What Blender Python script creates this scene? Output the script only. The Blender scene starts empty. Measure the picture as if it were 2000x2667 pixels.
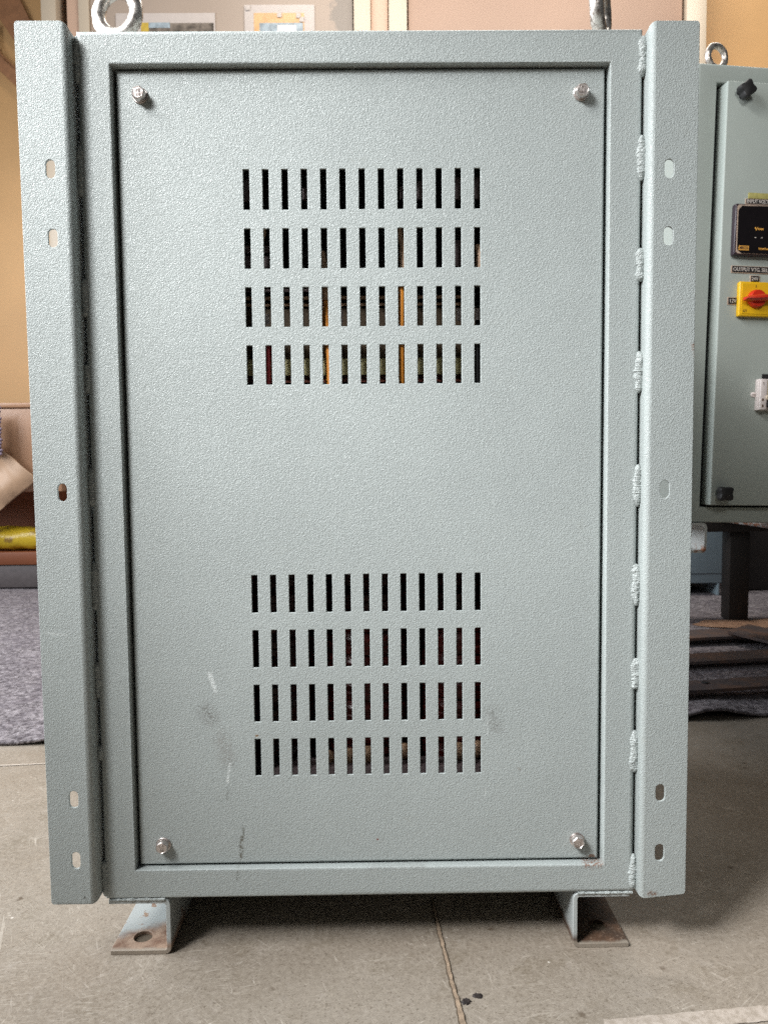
import bpy, bmesh, math, random
import numpy as np
from mathutils import Vector, Matrix, noise as mnoise

random.seed(7)
S = bpy.context.scene
COL = S.collection
R = math.radians

# ------------------------------------------------------------------ camera
PITCH, YAW, ROLL = 0.06606, 0.00946, 0.00953
CAM = Vector((0.01169, -0.80638, 0.53451))
fwd = Vector((math.sin(YAW)*math.cos(PITCH), math.cos(YAW)*math.cos(PITCH), -math.sin(PITCH)))
rgt = Vector((math.cos(YAW), -math.sin(YAW), 0)); dwn = fwd.cross(rgt)
cr, sr = math.cos(ROLL), math.sin(ROLL)
Rr = cr*rgt + sr*dwn; Rd = -sr*rgt + cr*dwn
cd = bpy.data.cameras.new('camera'); cam = bpy.data.objects.new('camera', cd); COL.objects.link(cam)
cam.matrix_world = Matrix(((Rr.x, -Rd.x, -fwd.x, CAM.x), (Rr.y, -Rd.y, -fwd.y, CAM.y), (Rr.z, -Rd.z, -fwd.z, CAM.z), (0, 0, 0, 1)))
cd.sensor_fit = 'VERTICAL'; cd.sensor_height = 36.0; cd.lens = 2003/2667*36.0
cd.clip_start = 0.02; cd.clip_end = 60
cd.dof.use_dof = True; cd.dof.focus_distance = 0.83; cd.dof.aperture_fstop = 15.0
S.camera = cam

# ------------------------------------------------------------------ world, lamps, exposure
W = bpy.data.worlds.new('World'); S.world = W; W.use_nodes = True
bg = W.node_tree.nodes['Background']; bg.inputs[0].default_value = (0.90, 0.96, 1.0, 1); bg.inputs[1].default_value = 0.055
W.cycles.sampling_method = 'NONE'

def area(name, loc, target, sx, sy, power, col, spread=180):
    l = bpy.data.lights.new(name, 'AREA'); l.shape = 'RECTANGLE'; l.size = sx; l.size_y = sy; l.energy = power; l.color = col; l.spread = R(spread)
    o = bpy.data.objects.new(name, l); COL.objects.link(o); o.location = loc
    o.rotation_euler = (Vector(target)-Vector(loc)).to_track_quat('-Z', 'Y').to_euler()
    return o
area('window_light', (-2.35, 0.42, 1.65), (0.0, 0.42, 0.75), 2.4, 1.4, 116, (0.90, 0.95, 1.0))
area('key_window', (-1.5, -0.85, 2.6), (0.0, 0.0, 0.4), 1.0, 0.7, 43, (1.0, 0.985, 0.965))
area('cover_fill', (-1.25, -1.15, 1.9), (0.10, 0.0, 0.53), 0.6, 0.5, 4.6, (0.98, 0.99, 1.0), 36)  # added lamp, beam narrowed so light fades away from the cover's middle
area('control_cabinet_fill', (0.35, -1.7, 1.9), (0.85, 0.66, 1.12), 0.5, 0.4, 1.25, (1.0, 0.985, 0.95), 40)  # added fill to brighten the control cabinet, no visible source
area('ceiling_light', (0.75, 1.8, 3.35), (0.75, 2.05, 0.0), 2.8, 0.5, 62, (1.0, 0.94, 0.86))
S.view_settings.view_transform = 'Standard'; S.view_settings.look = 'None'
S.view_settings.exposure = 0.0; S.view_settings.gamma = 1.0; S.view_settings.use_curve_mapping = False
S.cycles.use_denoising = False
S.cycles.max_bounces = 5; S.cycles.diffuse_bounces = 3; S.cycles.glossy_bounces = 2
S.cycles.use_adaptive_sampling = True; S.cycles.adaptive_threshold = 0.01
S.cycles.sample_clamp_indirect = 4.0; S.cycles.use_light_tree = False

# ------------------------------------------------------------------ materials
class NT:
    def __init__(s, name):
        m = bpy.data.materials.new(name); m.use_nodes = True; s.m = m; s.t = m.node_tree; s.n = s.t.nodes
        s.b = s.n['Principled BSDF']; s._tc = None
    def new(s, t, **k):
        o = s.n.new(t)
        for a, b in k.items(): setattr(o, a, b)
        return o
    def link(s, a, b): s.t.links.new(a, b)
    @property
    def co(s):
        if s._tc is None: s._tc = s.new('ShaderNodeTexCoord')
        return s._tc.outputs['Object']
    def val(s, inp, v):
        if isinstance(v, (int, float)): inp.default_value = v
        elif isinstance(v, (tuple, list)): inp.default_value = v if len(v) != 3 or inp.type == 'VECTOR' else (*v, 1)
        else: s.link(v, inp)
    def math(s, op, a, b=0.0, c=0.0, clamp=False):
        o = s.new('ShaderNodeMath', operation=op, use_clamp=clamp)
        for i, v in enumerate((a, b, c)): s.val(o.inputs[i], v)
        return o.outputs[0]
    def mapr(s, v, a, b, c=0.0, d=1.0):
        o = s.new('ShaderNodeMapRange'); o.interpolation_type = 'SMOOTHSTEP'
        s.val(o.inputs[0], v)
        for i, q in enumerate((a, b, c, d)): o.inputs[1+i].default_value = q
        return o.outputs[0]
    def noise(s, scale, detail=3.0, rough=0.5, dist=0.0, vec=None, stretch=None, rot=None):
        o = s.new('ShaderNodeTexNoise')
        o.inputs['Scale'].default_value = scale; o.inputs['Detail'].default_value = detail
        o.inputs['Roughness'].default_value = rough; o.inputs['Distortion'].default_value = dist
        v = vec or s.co
        if stretch or rot:
            for key, q in (('Rotation', rot), ('Scale', stretch)):
                if q:
                    mp = s.new('ShaderNodeMapping'); s.link(v, mp.inputs[0]); mp.inputs[key].default_value = q; v = mp.outputs[0]
        s.link(v, o.inputs['Vector'])
        return o.outputs['Fac']
    def mix(s, f, a, b):
        o = s.new('ShaderNodeMix', data_type='RGBA')
        s.val(o.inputs[0], f); s.val(o.inputs[6], a); s.val(o.inputs[7], b)
        return o.outputs[2]
    def bump(s, h, strength=0.3, dist=0.001, prev=None):
        o = s.new('ShaderNodeBump'); o.inputs['Strength'].default_value = strength; o.inputs['Distance'].default_value = dist
        s.link(h, o.inputs['Height'])
        if prev: s.link(prev, o.inputs['Normal'])
        s.link(o.outputs[0], s.b.inputs['Normal']); return o.outputs[0]
    def base(s, c): s.val(s.b.inputs['Base Color'], c)
    def set(s, **k):
        for a, v in k.items(): s.val(s.b.inputs[a], v)
    def xyz(s):
        o = s.new('ShaderNodeSeparateXYZ'); s.link(s.co, o.inputs[0]); return o.outputs
    def seg(s, p, q, r, soft, warp=None):
        """mask of a capsule from p to q in the object's x-z plane"""
        x, _, z = s.xyz()
        if warp is not None:
            x = s.math('ADD', x, warp)
        dx, dz = q[0]-p[0], q[1]-p[1]; L2 = dx*dx+dz*dz+1e-12
        ax = s.math('SUBTRACT', x, p[0]); az = s.math('SUBTRACT', z, p[1])
        t = s.math('DIVIDE', s.math('ADD', s.math('MULTIPLY', ax, dx), s.math('MULTIPLY', az, dz)), L2, clamp=True)
        ex = s.math('SUBTRACT', ax, s.math('MULTIPLY', t, dx)); ez = s.math('SUBTRACT', az, s.math('MULTIPLY', t, dz))
        d = s.math('SQRT', s.math('ADD', s.math('MULTIPLY', ex, ex), s.math('MULTIPLY', ez, ez)))
        return s.mapr(d, r-soft, r+soft, 1.0, 0.0)

def leather(t, strength=0.46, scale=480):
    n1 = t.noise(scale, 1.0, 0.5, 0.5)
    w = t.math('ABSOLUTE', t.math('SUBTRACT', n1, 0.5))
    h = t.mapr(w, 0.0, 0.16)
    n2 = t.noise(scale*1.6, 2, 0.5)
    h2 = t.math('ADD', h, t.math('MULTIPLY', n2, 0.5))
    return t.bump(h2, strength, 0.0006)

PAINT = (0.372, 0.408, 0.399)
def paint(name, marks=None, strength=0.46, scale=480, base=PAINT, rough=0.42):
    t = NT(name)
    n = t.noise(6, 4, 0.55); n2 = t.noise(60, 3, 0.6)
    c = t.mix(t.mapr(n, 0.3, 0.75), tuple(v*0.96 for v in base), tuple(v*1.04 for v in base))
    c = t.mix(t.math('MULTIPLY', t.mapr(n2, 0.62, 0.8), 0.15), c, (0.30, 0.31, 0.27))
    if marks: c = marks(t, c)
    t.base(c); t.set(Roughness=t.mapr(n2, 0.2, 0.8, rough-0.05, rough+0.08))
    t.b.inputs['Specular IOR Level'].default_value = 0.5
    if strength: leather(t, strength, scale)
    return t.m

def door_marks(t, c):
    fine = t.noise(420, 3, 0.7); mid = t.noise(90, 3, 0.6)
    wob = t.math('MULTIPLY', t.math('SUBTRACT', mid, 0.5), 0.006)
    scr = t.mapr(fine, 0.36, 0.5)
    for p, q, r, k in (((-0.1700, 0.3085), (-0.1635, 0.289), 0.0020, 0.75), ((-0.1672, 0.3085), (-0.1632, 0.291), 0.0011, 0.6),
                       ((-0.1500, 0.2090), (-0.1525, 0.1885), 0.0012, 0.9), ((-0.1515, 0.1990), (-0.1540, 0.1885), 0.0006, 0.7),
                       ((0.129, 0.262), (0.129, 0.238), 0.0006, 0.5), ((0.127, 0.18), (0.1265, 0.165), 0.0006, 0.5)):
        c = t.mix(t.math('MULTIPLY', t.math('MULTIPLY', t.seg(p, q, r, 0.0007), scr), k), c, (0.62, 0.66, 0.65))
    dirt = t.mapr(fine, 0.40, 0.55)
    for p, q, r, s, k, col in (((-0.1365, 0.1400), (-0.1372, 0.1300), 0.0010, 0.0014, 0.85, (0.09, 0.085, 0.065)),
                               ((-0.1378, 0.1270), (-0.1405, 0.1030), 0.0018, 0.0020, 0.95, (0.085, 0.07, 0.045)),
                               ((-0.1735, 0.2680), (-0.1690, 0.2590), 0.007, 0.008, 0.55, (0.12, 0.11, 0.10)),
                               ((-0.1580, 0.2380), (-0.1520, 0.2140), 0.007, 0.009, 0.38, (0.16, 0.13, 0.11)),
                               ((-0.1525, 0.1830), (-0.1530, 0.1690), 0.0007, 0.0015, 0.6, (0.10, 0.10, 0.085)),
                               ((0.134, 0.262), (0.138, 0.245), 0.006, 0.008, 0.45, (0.12, 0.11, 0.10)),
                               ((0.163, 0.200), (0.1645, 0.1985), 0.0012, 0.0012, 0.6, (0.16, 0.12, 0.07))):
        c = t.mix(t.math('MULTIPLY', t.math('MULTIPLY', t.seg(p, q, r, s, wob), dirt), k), c, col)
    for p, r, col in (((0.0089, 0.1225), 0.0011, (0.16, 0.03, 0.02)), ((-0.1206, 0.2398), 0.0012, (0.22, 0.13, 0.06)), ((-0.1190, 0.2400), 0.0008, (0.22, 0.13, 0.06)),
                      ((0.243, 0.0985), 0.004, (0.16, 0.075, 0.04)), ((0.031, 0.7225), 0.0007, (0.7, 0.7, 0.7))):
        c = t.mix(t.math('MULTIPLY', t.seg(p, (p[0]+0.0003, p[1]), r, 0.0006), 0.85), c, col)
    return c
def frame_marks(t, c):
    fine = t.noise(420, 3, 0.7); dirt = t.mapr(fine, 0.43, 0.58)
    for p, q, r, s, k, col in (((-0.1425, 0.0945), (-0.1430, 0.0835), 0.0010, 0.0016, 0.9, (0.09, 0.085, 0.065)),
                               ((0.236, 0.0945), (0.250, 0.0950), 0.003, 0.004, 0.9, (0.20, 0.085, 0.045)),
                               ((-0.03, 0.066), (0.04, 0.066), 0.0018, 0.003, 0.35, (0.10, 0.10, 0.09)),
                               ((0.0, 0.094), (0.06, 0.0945), 0.0015, 0.003, 0.4, (0.12, 0.10, 0.09)),
                               ((0.21, 0.063), (0.286, 0.064), 0.0018, 0.003, 0.5, (0.16, 0.12, 0.10)),
                               ((-0.285, 0.063), (-0.22, 0.062), 0.0015, 0.002, 0.5, (0.14, 0.12, 0.10))):
        c = t.mix(t.math('MULTIPLY', t.math('MULTIPLY', t.seg(p, q, r, s), dirt), k), c, col)
    return c
def flange_marks(t, c):
    fine = t.noise(420, 3, 0.7); dirt = t.mapr(fine, 0.40, 0.55)
    for p, q, r, s, k, col in (((0.337, 0.650), (0.339, 0.640), 0.0016, 0.002, 0.9, (0.22, 0.12, 0.07)),
                               ((0.300, 0.069), (0.305, 0.0685), 0.0025, 0.002, 0.9, (0.16, 0.075, 0.045)),
                               ((-0.302, 0.076), (-0.301, 0.0745), 0.0014, 0.001, 0.9, (0.06, 0.05, 0.04)),
                               ((-0.330, 0.360), (-0.312, 0.358), 0.0012, 0.0012, 0.6, (0.62, 0.66, 0.65)),
                               ((-0.330, 0.070), (-0.295, 0.069), 0.0008, 0.001, 0.6, (0.10, 0.10, 0.09))):
        c = t.mix(t.math('MULTIPLY', t.math('MULTIPLY', t.seg(p, q, r, s), dirt), k), c, col)
    return c

M = {}
M['door'] = paint('textured_paint_door')
M['door_marked'] = paint('textured_paint_door_marked', door_marks)
M['frame'] = paint('textured_paint_frame', frame_marks)
M['flange'] = paint('textured_paint_flange', flange_marks)
M['smooth'] = paint('smooth_paint', None, 0.14, 300, (0.375, 0.415, 0.385), 0.5)
M['weld'] = paint('painted_weld', None, 0.9, 330, (0.372, 0.405, 0.395), 0.36)
M['third'] = paint('far_paint', None, 0.05, 200, (0.25, 0.32, 0.36), 0.5)

def metal(name, col, rough, nscale=80, dirt=None, k=0.5, bump=0.2):
    t = NT(name); n = t.noise(nscale, 4, 0.6)
    c = t.mix(t.mapr(n, 0.3, 0.7), tuple(v*0.72 for v in col), col)
    if dirt: c = t.mix(t.math('MULTIPLY', t.mapr(t.noise(nscale*1.7, 4, 0.65), 0.5, 0.66), k), c, dirt)
    t.base(c); t.set(Metallic=0.9, Roughness=t.mapr(n, 0.2, 0.8, rough, rough+0.2)); t.bump(t.noise(nscale*3, 3, 0.6), bump, 0.0004)
    return t.m
M['steel'] = metal('bolt_steel', (0.72, 0.66, 0.63), 0.28, 160, (0.20, 0.14, 0.11), 0.5)
M['eye'] = metal('eyebolt_steel', (0.80, 0.75, 0.70), 0.30, 110, (0.17, 0.12, 0.09), 0.75, 0.5)

def plain(name, col, rough=0.5, metallic=0.0, var=0.12, nscale=40, bump=0.0, coat=0.0):
    t = NT(name); n = t.noise(nscale, 4, 0.6)
    t.base(t.mix(t.mapr(n, 0.3, 0.7), tuple(v*(1-var) for v in col), tuple(min(1, v*(1+var)) for v in col)))
    t.set(Roughness=rough, Metallic=metallic)
    if coat: t.set(**{'Coat Weight': coat, 'Coat Roughness': 0.05})
    if bump: t.bump(t.noise(nscale*4, 4, 0.6), bump, 0.001)
    return t.m
M['zinc'] = plain('passivated_zinc', (0.66, 0.61, 0.34), 0.42, 0.25, nscale=90)
M['black'] = plain('black_plastic', (0.018, 0.017, 0.018), 0.55, nscale=200, bump=0.1)
M['gloss'] = plain('meter_black', (0.008, 0.006, 0.007), 0.18)
M['purple'] = plain('meter_bezel', (0.030, 0.017, 0.026), 0.30)
M['cream_wear'] = plain('worn_film_edge', (0.50, 0.38, 0.30), 0.5)
M['yellow'] = plain('yellow_plastic', (0.85, 0.50, 0.012), 0.38, var=0.03)
M['red'] = plain('red_plastic', (0.62, 0.035, 0.012), 0.35, var=0.05)
M['white'] = plain('white_plastic', (0.80, 0.72, 0.70), 0.4, var=0.03)
M['beige'] = plain('beige_label', (0.52, 0.45, 0.33), 0.5)
M['ink_white'] = plain('engraved_white', (0.66, 0.60, 0.55), 0.6)
M['ink_orange'] = plain('orange_print', (0.80, 0.40, 0.07), 0.6)
M['ink_dark'] = plain('dark_print', (0.10, 0.05, 0.02), 0.6)
M['gold'] = plain('gold_strip', (0.40, 0.36, 0.12), 0.4, nscale=200)
M['dark'] = plain('dark_void', (0.012, 0.013, 0.013), 0.8)
M['gasket'] = plain('rubber_gasket', (0.010, 0.012, 0.012), 0.7)
M['darksteel'] = plain('dark_stand_steel', (0.022, 0.018, 0.016), 0.6, nscale=30, bump=0.2)
M['board'] = plain('pressboard', (0.075, 0.050, 0.028), 0.5, nscale=120)
M['mauve'] = plain('terminal_block', (0.15, 0.115, 0.115), 0.5)
M['orange_wire'] = plain('orange_sleeve', (0.44, 0.165, 0.018), 0.45, nscale=60)
M['red_wire'] = plain('red_sleeve', (0.20, 0.012, 0.015), 0.4)
M['lug'] = plain('tan_lug', (0.42, 0.27, 0.17), 0.45, nscale=120)
M['tag'] = plain('grey_tag', (0.50, 0.44, 0.43), 0.6, nscale=300, var=0.3)
M['coil'] = plain('varnished_coil', (0.060, 0.010, 0.008), 0.25, nscale=70, var=0.5)
M['lacquer'] = plain('red_lacquer', (0.13, 0.035, 0.022), 0.4)

# rusty galvanised foot
def foot_mat(name, rustside, rust_a, rust_b, xr):
    t = NT(name); x, y, z = t.xyz()
    big = t.noise(26, 5, 0.62); fine = t.noise(300, 5, 0.68); mid = t.noise(70, 5, 0.65)
    edge = t.math('ADD', y, t.math('MULTIPLY', t.math('SUBTRACT', big, 0.5), 0.045))
    edge = t.math('ADD', edge, t.math('MULTIPLY', t.math('SUBTRACT', x, xr), -0.5))
    low = t.mapr(t.math('ADD', z, t.math('MULTIPLY', t.math('SUBTRACT', big, 0.5), 0.02)), 0.008, 0.020, 1.0, 0.0)
    rust = t.math('MULTIPLY', t.mapr(edge, rustside-0.012, rustside+0.012, 1.0, 0.0), low)
    rc = t.mix(t.mapr(mid, 0.35, 0.65), rust_a, rust_b)
    rc = t.mix(t.math('MULTIPLY', t.mapr(fine, 0.52, 0.68), 0.5), rc, (0.36, 0.26, 0.19))
    # bare worn front edge
    bare = t.math('MULTIPLY', t.mapr(t.math('ADD', y, t.math('MULTIPLY', t.math('SUBTRACT', mid, 0.5), 0.010)), 0.002, 0.008, 1.0, 0.0), t.mapr(z, 0.006, 0.010, 1.0, 0.0))
    rc = t.mix(t.math('MULTIPLY', bare, 0.75), rc, (0.33, 0.29, 0.235))
    pc = t.mix(t.mapr(fine, 0.6, 0.75), (0.40, 0.43, 0.425), (0.30, 0.29, 0.26))
    chips = t.math('MULTIPLY', t.mapr(t.noise(48, 5, 0.62), 0.63, 0.65), t.mapr(z, 0.02, 0.050, 1.0, 0.0))
    m = t.math('MAXIMUM', rust, chips)
    t.base(t.mix(m, pc, rc)); t.set(Roughness=t.mapr(m, 0, 1, 0.33, 0.62)); t.bump(fine, 0.35, 0.0006)
    return t.m
M['foot_left'] = foot_mat('rusty_foot_a', 0.048, (0.17, 0.095, 0.062), (0.33, 0.23, 0.165), -0.245)
M['foot_right'] = foot_mat('rusty_foot_b', 0.40, (0.065, 0.040, 0.027), (0.12, 0.066, 0.040), 0.25)

def floor_mat():
    t = NT('concrete_floor')
    big = t.noise(2.6, 6, 0.6); mid = t.noise(17, 6, 0.62); fine = t.noise(170, 6, 0.68)
    c = t.mix(t.mapr(big, 0.3, 0.7), (0.235, 0.193, 0.150), (0.300, 0.258, 0.212))
    c = t.mix(t.math('MULTIPLY', t.mapr(mid, 0.50, 0.68), 0.60), c, (0.180, 0.143, 0.100))
    c = t.mix(t.math('MULTIPLY', t.mapr(t.noise(34, 5, 0.65, rot=(0, 0, 1)), 0.55, 0.70), 0.5), c, (0.36, 0.315, 0.27))
    c = t.mix(t.math('MULTIPLY', t.mapr(fine, 0.40, 0.66), 0.60), c, (0.37, 0.32, 0.262))
    c = t.mix(t.math('MULTIPLY', t.mapr(t.noise(360, 3, 0.6, rot=(0.4, 0, 0)), 0.54, 0.70), 0.65), c, (0.125, 0.098, 0.070))
    # trowel scratches: thin pale lines in several directions, kept in patches
    for i, (ang, sc, st, th, k) in enumerate(((0.15, 300, 0.07, 0.018, 0.32), (1.45, 280, 0.07, 0.022, 0.45), (0.85, 260, 0.05, 0.014, 0.45), (2.3, 260, 0.05, 0.014, 0.45), (1.1, 120, 0.04, 0.005, 0.7), (2.75, 110, 0.04, 0.005, 0.7))):
        a = t.noise(sc, 1.0, 0.4, 0.5, stretch=(1, st, 1), rot=(0, 0, ang))
        line = t.mapr(t.math('ABSOLUTE', t.math('SUBTRACT', a, 0.5)), th*0.4, th, 1.0, 0.0)
        patch = t.mapr(t.noise(11+4*i, 3, 0.6, rot=(0.3*i, 0.2, 0)), 0.47, 0.64)
        c = t.mix(t.math('MULTIPLY', t.math('MULTIPLY', line, patch), k), c, (0.50, 0.445, 0.38))
    # small chips of plaster and drops of dirt
    v = t.new('ShaderNodeTexVoronoi'); v.inputs['Scale'].default_value = 34; t.link(t.co, v.inputs['Vector'])
    chip = t.mapr(v.outputs['Distance'], 0.035, 0.075, 1.0, 0.0)
    chip = t.math('MULTIPLY', chip, t.mapr(t.noise(17, 2, 0.5), 0.50, 0.58))
    c = t.mix(chip, c, (0.68, 0.62, 0.55))
    v2 = t.new('ShaderNodeTexVoronoi'); v2.inputs['Scale'].default_value = 21; t.link(t.co, v2.inputs['Vector'])
    sd_ = t.math('ADD', v2.outputs['Distance'], t.math('MULTIPLY', t.math('SUBTRACT', fine, 0.5), 0.25))
    spot = t.math('MULTIPLY', t.mapr(sd_, 0.02, 0.13, 1.0, 0.0), t.mapr(t.noise(11, 2, 0.5, rot=(1, 0, 0)), 0.50, 0.58))
    c = t.mix(t.math('MULTIPLY', spot, 0.8), c, (0.10, 0.070, 0.045))
    t.base(c)
    t.set(Roughness=t.mapr(mid, 0.3, 0.75, 0.36, 0.56)); t.b.inputs['Specular IOR Level'].default_value = 0.5
    h = t.math('ADD', t.math('MULTIPLY', fine, 0.6), t.math('MULTIPLY', mid, 1.5))
    t.bump(h, 0.35, 0.0012)
    return t.m
M['floor'] = floor_mat()

def felt_mat():
    t = NT('grey_felt'); f = t.noise(75, 6, 0.72, 0.9); b = t.noise(16, 5, 0.6); g = t.noise(260, 3, 0.6)
    c = t.mix(t.mapr(f, 0.36, 0.66), (0.085, 0.074, 0.080), (0.40, 0.365, 0.385))
    c = t.mix(t.math('MULTIPLY', t.mapr(b, 0.4, 0.7), 0.5), c, (0.15, 0.13, 0.15))
    c = t.mix(t.math('MULTIPLY', t.mapr(g, 0.5, 0.7), 0.4), c, (0.07, 0.06, 0.07))
    t.base(c); t.set(Roughness=0.95); t.bump(t.math('ADD', f, b), 0.8, 0.005); t.b.inputs['Specular IOR Level'].default_value = 0.1
    return t.m
M['felt'] = felt_mat()

def rustbar():
    t = NT('rusty_flat_bar'); n = t.noise(18, 5, 0.6); f = t.noise(140, 4, 0.6)
    c = t.mix(t.mapr(n, 0.42, 0.66), (0.070, 0.055, 0.056), (0.125, 0.070, 0.050))
    c = t.mix(t.math('MULTIPLY', t.mapr(f, 0.5, 0.7), 0.4), c, (0.22, 0.14, 0.10))
    t.base(c); t.set(Roughness=0.7); t.bump(f, 0.5, 0.001); return t.m
M['rustbar'] = rustbar()
def dustmat():
    t = NT('rust_dust'); f = t.noise(90, 5, 0.65)
    t.base(t.mix(t.mapr(f, 0.3, 0.7), (0.24, 0.125, 0.075), (0.42, 0.26, 0.17))); t.set(Roughness=0.9); t.bump(f, 0.6, 0.003); return t.m
M['dust'] = dustmat()

def wallmat(name, col, rough=0.7, var=0.10, grey_edge=None):
    t = NT(name); n = t.noise(1.4, 5, 0.55); f = t.noise(60, 4, 0.6)
    c = t.mix(t.mapr(n, 0.3, 0.7), tuple(v*(1-var) for v in col), tuple(min(1, v*(1+var)) for v in col))
    c = t.mix(t.math('MULTIPLY', t.mapr(f, 0.66, 0.8), 0.25), c, tuple(v*0.6 for v in col))
    if grey_edge: c = grey_edge(t, c)
    t.base(c); t.set(Roughness=rough); t.bump(f, 0.15, 0.002); return t.m
M['wall'] = wallmat('orange_wall_paint', (0.68, 0.40, 0.172), 0.55)
def grey_edge(t, c):  # greyer band with a ragged border towards the panel's right side
    x, y, z = t.xyz()
    w = t.math('MULTIPLY', t.math('SUBTRACT', t.noise(14, 4, 0.6), 0.5), 0.16)
    m = t.mapr(t.math('ADD', x, w), -0.175, -0.150)
    return t.mix(t.math('MULTIPLY', m, 0.85), c, (0.27, 0.235, 0.205))
M['panel_a'] = wallmat('pinkish_panel', (0.43, 0.34, 0.275), 0.5, 0.06, grey_edge)
M['panel_b'] = wallmat('tan_panel', (0.40, 0.262, 0.19), 0.5, 0.06)
M['cream'] = wallmat('cream_gloss_paint', (0.60, 0.50, 0.385), 0.4, 0.04)
M['strip'] = wallmat('pinkish_strip', (0.62, 0.42, 0.31), 0.5, 0.05)
M['paper'] = plain('white_paper', (0.60, 0.525, 0.48), 0.35, var=0.03)
M['brown_paper'] = wallmat('brown_paper', (0.42, 0.27, 0.17), 0.5, 0.12)
M['apron'] = wallmat('plywood_apron', (0.37, 0.205, 0.12), 0.35, 0.10)
M['redbrown'] = wallmat('red_brown_board', (0.20, 0.060, 0.022), 0.55, 0.12)
def yellowbag():
    t = NT('yellow_printed_film'); n = t.noise(16, 4, 0.6)
    t.base(t.mix(t.mapr(n, 0.52, 0.62), (0.52, 0.36, 0.02), (0.25, 0.15, 0.03))); t.set(Roughness=0.35); t.bump(n, 0.5, 0.01); return t.m
M['yellowbag'] = yellowbag()
M['knit'] = plain('dark_knit', (0.030, 0.020, 0.040), 0.8, nscale=150, var=0.5)
M['bead'] = plain('knit_bead', (0.20, 0.15, 0.20), 0.5, nscale=150, var=0.4)
M['strap'] = plain('brown_strap', (0.34, 0.16, 0.075), 0.6)
M['skirt'] = plain('grey_skirting', (0.10, 0.085, 0.085), 0.6)
M['filler'] = plain('joint_filler', (0.33, 0.245, 0.172), 0.8, nscale=160, bump=0.6, var=0.25)
M['joint_dark'] = plain('joint_edge', (0.10, 0.075, 0.05), 0.9, nscale=200)
M['tar'] = plain('tar', (0.030, 0.022, 0.020), 0.6, nscale=300, bump=0.6, var=0.5)
def linepaint():
    t = NT('worn_line_paint'); f = t.noise(150, 5, 0.65)
    t.base(t.mix(t.mapr(f, 0.35, 0.65), (0.36, 0.305, 0.25), (0.50, 0.435, 0.375))); t.set(Roughness=0.7); t.bump(f, 0.4, 0.0006); return t.m
M['line'] = linepaint()
M['pic_blue'] = plain('photo_grey_blue', (0.36, 0.42, 0.46), 0.3, nscale=30, var=0.3)
M['pic_orange'] = plain('photo_orange', (0.75, 0.45, 0.22), 0.3, nscale=20)
M['pic_dark'] = plain('photo_dark', (0.17, 0.14, 0.115), 0.3, nscale=25, var=0.7)
M['pic_yellow'] = plain('photo_yellow', (0.60, 0.42, 0.08), 0.3)

# ------------------------------------------------------------------ mesh helpers
def finish(name, bm, mat, parent=None, smooth=None, recalc=True, flat_front=False):
    if recalc: bmesh.ops.recalc_face_normals(bm, faces=bm.faces[:])
    me = bpy.data.meshes.new(name); bm.to_mesh(me); bm.free()
    me.materials.append(M[mat] if isinstance(mat, str) else mat)
    if smooth is not None:
        for p in me.polygons: p.use_smooth = True
        me.set_sharp_from_angle(angle=R(smooth))
        if flat_front:
            for p in me.polygons:
                if abs(p.normal.y) > 0.9995: p.use_smooth = False
    o = bpy.data.objects.new(name, me); COL.objects.link(o)
    if parent: o.parent = parent
    return o
def empty(name, loc=(0, 0, 0)):
    o = bpy.data.objects.new(name, None); COL.objects.link(o); o.location = loc; o.empty_display_size = 0.05
    return o
def tag(o, label, cat, group=None):
    o['label'] = label; o['category'] = cat
    if group: o['group'] = group
    return o
def struct(o): o['kind'] = 'structure'; return o
def box(bm, x0, x1, y0, y1, z0, z1, bev=0.0, seg=2):
    r = bmesh.ops.create_cube(bm, size=1.0)
    vs = r['verts']
    for v in vs:
        v.co = Vector(((x0+x1)/2+v.co.x*(x1-x0), (y0+y1)/2+v.co.y*(y1-y0), (z0+z1)/2+v.co.z*(z1-z0)))
    if bev:
        es = list({e for v in vs for e in v.link_edges})
        bmesh.ops.bevel(bm, geom=es, offset=bev, segments=seg, profile=0.5, affect='EDGES')
def mkbox(name, mat, parent, *a, bev=0.0, seg=2):
    bm = bmesh.new(); box(bm, *a, bev=bev, seg=seg); return finish(name, bm, mat, parent, 35 if bev else None)
def loops(bm, rings, closed=True, cap0=False, cap1=False):
    L = [[bm.verts.new(p) for p in r] for r in rings]
    for a, b in zip(L, L[1:]):
        n = len(a)
        for i in range(n if closed else n-1):
            j = (i+1) % n
            bm.faces.new((a[i], a[j], b[j], b[i]))
    if cap0: bm.faces.new(L[0])
    if cap1: bm.faces.new(L[-1])
    return L
def disc_ring(bm, prof, cx, cz, n=24, cap0=False, cap1=True, yax=True, phase=0.0):
    """prof: list of (radius, y) swept round an axis along y"""
    rings = [[Vector((cx+r*math.cos(phase+2*math.pi*i/n), y, cz+r*math.sin(phase+2*math.pi*i/n))) for i in range(n)] for r, y in prof]
    loops(bm, rings, True, cap0, cap1)
def tube(bm, pts, rad, n=10, caps=True):
    pts = [Vector(p) for p in pts]; rings = []
    up = Vector((0.13, 0.9, 0.21)).normalized()
    for i, p in enumerate(pts):
        d = (pts[min(i+1, len(pts)-1)]-pts[max(i-1, 0)]).normalized()
        a = d.cross(up).normalized(); b = d.cross(a)
        r = rad[i] if isinstance(rad, (list, tuple)) else rad
        rings.append([p+r*(math.cos(2*math.pi*k/n)*a+math.sin(2*math.pi*k/n)*b) for k in range(n)])
    loops(bm, rings, True, caps, caps)
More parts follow.
